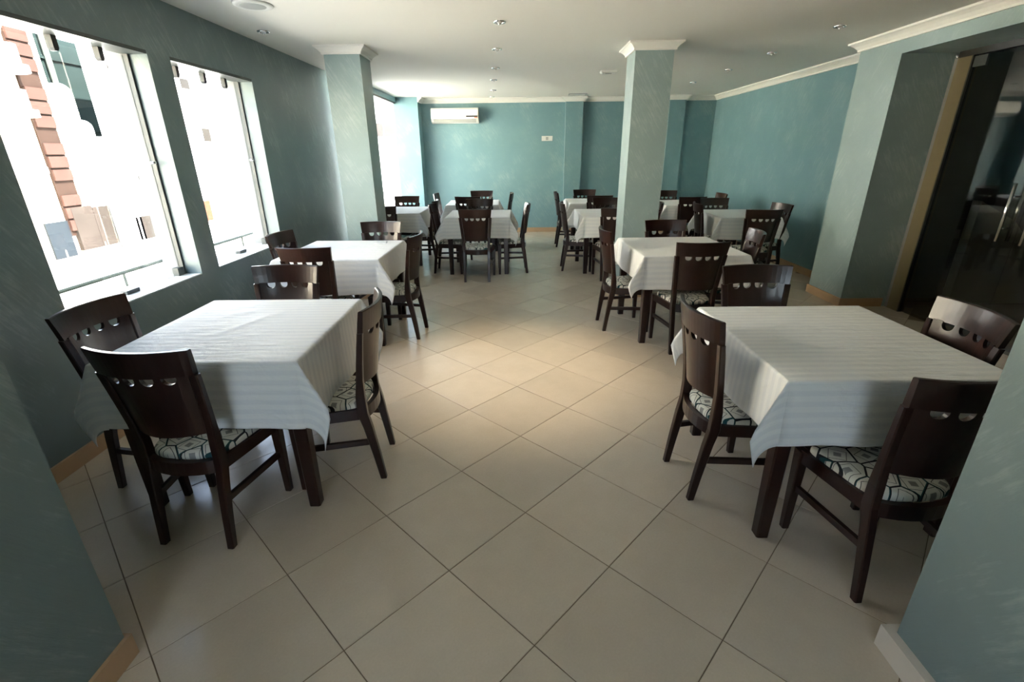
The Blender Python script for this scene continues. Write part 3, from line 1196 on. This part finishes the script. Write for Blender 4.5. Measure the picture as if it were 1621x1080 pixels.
CEN = [(-.13, 4.42), (-.19, 5.48), (-.25, 6.61), (-.32, 7.64), (-.38, 8.84), (-.45, 9.85)]
for k, (x, y) in enumerate(CEN):
    spot(x, y, ('%s chrome ceiling spotlight of the middle row, counted from the viewer' % ('nearest', 'second', 'third', 'fourth', 'fifth', 'farthest')[k]), 'middle row of ceiling spotlights')
spot(-.07, 3.36, 'lit warm spotlight of the middle row, just above the viewer', 'middle row of ceiling spotlights')
sl = bpy.data.lights.new('spotlight_beam', 'SPOT')
sl.energy = 30
sl.color = (1.0, .80, .54)
sl.spot_size = math.radians(58)
sl.spot_blend = .9
sl.shadow_soft_size = .03
slo = bpy.data.objects.new('spotlight_beam', sl)
COL.objects.link(slo)
slo.location = (-.02, 3.34, ZC - .035)
RGT = [(2.72, 4.73), (2.72, 5.88), (2.72, 7.0), (2.67, 8.18)]
for k, (x, y) in enumerate(RGT):
    spot(x, y, ('%s chrome ceiling spotlight of the right row, counted from the viewer' % ('nearest', 'second', 'third', 'farthest')[k]), 'right row of ceiling spotlights')
spot(-2.10, 4.62, 'chrome ceiling spotlight close to the window wall', 'left row of ceiling spotlights')

v = thing('ceiling_speaker', (-1.80, 3.87, ZC), label='round white ceiling speaker near the nearest windows', cat='speaker')
MB().lathe([(.13, 0), (.13, -.006), (.118, -.012), (.100, -.012)], 28).build('rim', 'white_plastic', v)
MB().lathe([(.100, -.009), (.080, -.013), (.04, -.015), (.003, -.016)], 28).build('grille', 'louvre', v)
sd = thing('smoke_detector', (1.18, 6.97, ZC), label='small pale box on the ceiling left of the right pillar', cat='detector')
MB().loft([[(-.10, -.06, 0), (.10, -.06, 0), (.10, .06, 0), (-.10, .06, 0)], [(-.10, -.06, -.02), (.10, -.06, -.02), (.10, .06, -.02), (-.10, .06, -.02)],
           [(-.085, -.045, -.032), (.085, -.045, -.032), (.085, .045, -.032), (-.085, .045, -.032)]]).build('housing', 'white_plastic', sd)
MB().box(-.04, .04, -.02, .02, -.036, -.031).build('sensor', 'louvre', sd)
dv = thing('ceiling_diffuser', (1.09, 9.60, ZC), label='flat pale ceiling vent close to the rear wall', cat='vent')
MB().box(-.16, .16, -.10, .10, -.012, 0).build('frame', 'louvre', dv)
for k in range(4):
    MB().box(-.14, .14, -.08 + .045 * k, -.055 + .045 * k, -.016, -.012).build('slat', 'white_plastic', dv)

# ------------------------------------------------------------------ outside: street and buildings opposite
GZ = -1.2
tag(MB().box(-60, -2.62, -20, 75, GZ - .2, GZ).box(-2.62, 9, -20, YN - .25, GZ - .2, GZ).build('ground', 'street'), 'sunlit pale street outside the windows', 'street', kind='structure')
# terrace ledge and railing right outside
tr = thing('terrace_railing', (-4.1, 6, GZ), label='low pale terrace railing outside the street windows', cat='railing')
MB().box(-.10, .10, -5, 5, 0, 1.15).build('parapet', 'concrete', tr)
MB().tube([(0, -5, 1.62), (0, 5, 1.62)], .02).build('rail', 'pipe', tr)
for k in range(9):
    MB().tube([(0, -4.6 + 1.15 * k, 1.15), (0, -4.6 + 1.15 * k, 1.62)], .014).build('post', 'pipe', tr)

FX = -13.0
bA = thing('building', (FX, 11, GZ), label='cream building with a tall salmon arched strip and white balconies outside', cat='building')
MB().box(-6, 0, -26, 3.85, 0, 6.7).build('facade', 'cream_facade', bA)
ar = MB()
y0, y1, zt = 2.95, 3.60, 5.62
pts = [(y0, .6), (y1, .6)] + [((y0 + y1) / 2 + (y1 - y0) / 2 * math.cos(PI * q / 12), zt + (y1 - y0) / 2 * math.sin(PI * q / 12)) for q in range(13)]
ar.loft([[(0, a, b_) for a, b_ in pts], [(.05, a, b_) for a, b_ in pts]])
ap = ar.build('arched_strip', 'brick_dark', bA)
for k in range(15):
    z = .75 + .345 * k
    if k % 4 != 3:
        MB().box(.05, .11, y0 + .03, y1 - .03, z, z + .29).build('cladding_panel', 'brick', ap)
for z, yb in ((2.35, 2.55), (3.72, 2.85), (4.75, 3.00)):
    q = MB()
    n = 10
    for a0, a1, rr in ((0, .16, 1.0), (.16, .62, .82)):
        ring0 = [(0, -3, z + a0), (.75 * rr, -3, z + a0)] + [(.75 * rr * math.cos(PI / 2 * j / n), yb - .55 + .55 * rr * math.sin(PI / 2 * j / n), z + a0) for j in range(n + 1)]
        q.loft([ring0, [(x, y, z + a1) for x, y, _ in ring0]])
    q.build('balcony', 'white_facade', bA)
MB().box(0, .05, 2.25, 2.95, .05, 1.05).build('shop_shutter', 'blue_shutter', bA)

bB = thing('building', (-15.2, 17.2, GZ), label='dark green building in the gap between the pale ones outside', cat='building')
MB().box(-4, 0, -2.2, 2.7, 0, 8.2).build('facade', 'green_facade', bB)
MB().tube([(.1, .35, 0), (.1, .35, 8.2)], .09).build('drainpipe', 'pipe', bB)
for k in range(4):
    MB().box(0, .06, -2.1, 2.6, 1.5 + 2.1 * k, 1.58 + 2.1 * k).build('string_course', 'green_facade', bB)

bC = thing('building', (FX, 14.85, GZ), label='white building with stepped rounded parapets and small windows outside', cat='building')
cm = MB()


def dome(y0, y1, zb, zt, xo=0.0):
    n = 10
    pts = [(y0, zb), (y1, zb)] + [((y0 + y1) / 2 + (y1 - y0) / 2 * math.cos(PI * q / n), zt + .35 * (y1 - y0) * math.sin(PI * q / n)) for q in range(n + 1)]
    cm.loft([[(-.35 + xo, a, b_) for a, b_ in pts], [(xo, a, b_) for a, b_ in pts]])


dome(-.02, .72, 0, 4.45)
dome(.4, 1.02, 0, 3.55, .06)
dome(.9, 1.56, 0, 3.10, .12)
cm.box(-.32, .03, 1.4, 1.95, 0, 3.15)
cm.box(-.4, 0, 1.85, 9.2, 0, 6.9)
cm.box(-5, -.4, 5.3, 9.2, 0, 6.9)
cm.build('facade', 'white_facade', bC)
for y, z, w, h in ((2.35, 5.36, .30, .10), (2.42, 5.18, .28, .06), (2.4, 4.30, .26, .22), (1.05, 2.05, .2, .04), (2.35, 2.0, .28, .14), (1.1, 3.2, .25, .05), (2.45, 3.25, .3, .05), (5.9, 5.2, .5, .35), (6.6, 3.3, .5, .5), (4.2, 4.3, .4, .4)):
    p = MB().box(0, .03, y, y + w, z, z + h).build('window', 'ext_glass', bC)
for y, w in ((1.0, .78), (1.85, .72)):
    MB().box(0, .03, y, y + w, .05, .82).build('shop_opening', 'ext_glass', bC)
MB().box(0, .12, 0, .60, .15, 1.32).build('stone_panel', 'brown_wall', bC)
MB().box(0, .12, 3.12, 3.84, .15, 1.38).build('stone_panel', 'brown_wall', bA)
MB().tube([(.15, .62, 0), (.15, .62, 1.45)], .04).build('drainpipe', 'iron', bC)
MB().box(0, .05, 5.55, 5.95, .2, 1.0).build('orange_door', 'orange', bC)

bD = thing('building', (FX, 24.3, GZ), label='second white building farther along the street', cat='building')
MB().box(-5, 0, 0, 20, 0, 7.2).build('facade', 'white_facade', bD)
for k in range(6):
    for q in range(2):
        MB().box(0, .04, 1.2 + 3 * k, 2.2 + 3 * k, 1.6 + 3 * q, 2.9 + 3 * q).build('window', 'ext_glass', bD)
bE = thing('building', (-12, 47, GZ), label='pale building with a pink band at the end of the street', cat='building')
MB().box(-9, 9, 0, 5, 0, 10).build('facade', 'white_facade', bE)
MB().box(-1.5, 1.2, -.08, 0, 4.2, 5.3).build('pink_band', 'pink', bE)
MB().box(.3, 1.6, -.08, 0, 1.8, 4.1).build('beige_panel', 'cream_facade', bE)

BOL = [(-12.0, 12.6, 'short dark street post opposite the nearest window, leftmost of three'), (-12.0, 13.9, 'short dark street post opposite the nearest window, middle of three'),
       (-12.0, 15.2, 'short dark street post opposite the nearest window, rightmost of three'), (-10, 37.0, 'dark pointed street post seen through the tall far window')]
for x, y, lb in BOL:
    q = thing('bollard', (x, y, GZ), label=lb, cat='bollard', group='street posts outside')
    s_ = 1.0 if y < 30 else 2.2
    MB().lathe([(.05 * s_, 0), (.05 * s_, .03), (.022 * s_, .06), (.018 * s_, .42 * s_), (.004, .46 * s_)], 10).build('shaft', 'iron', q)
    MB().lathe([(.14 * s_, 0), (.13 * s_, .04), (.05 * s_, .07 * s_)], 12).build('foot', 'iron', q)
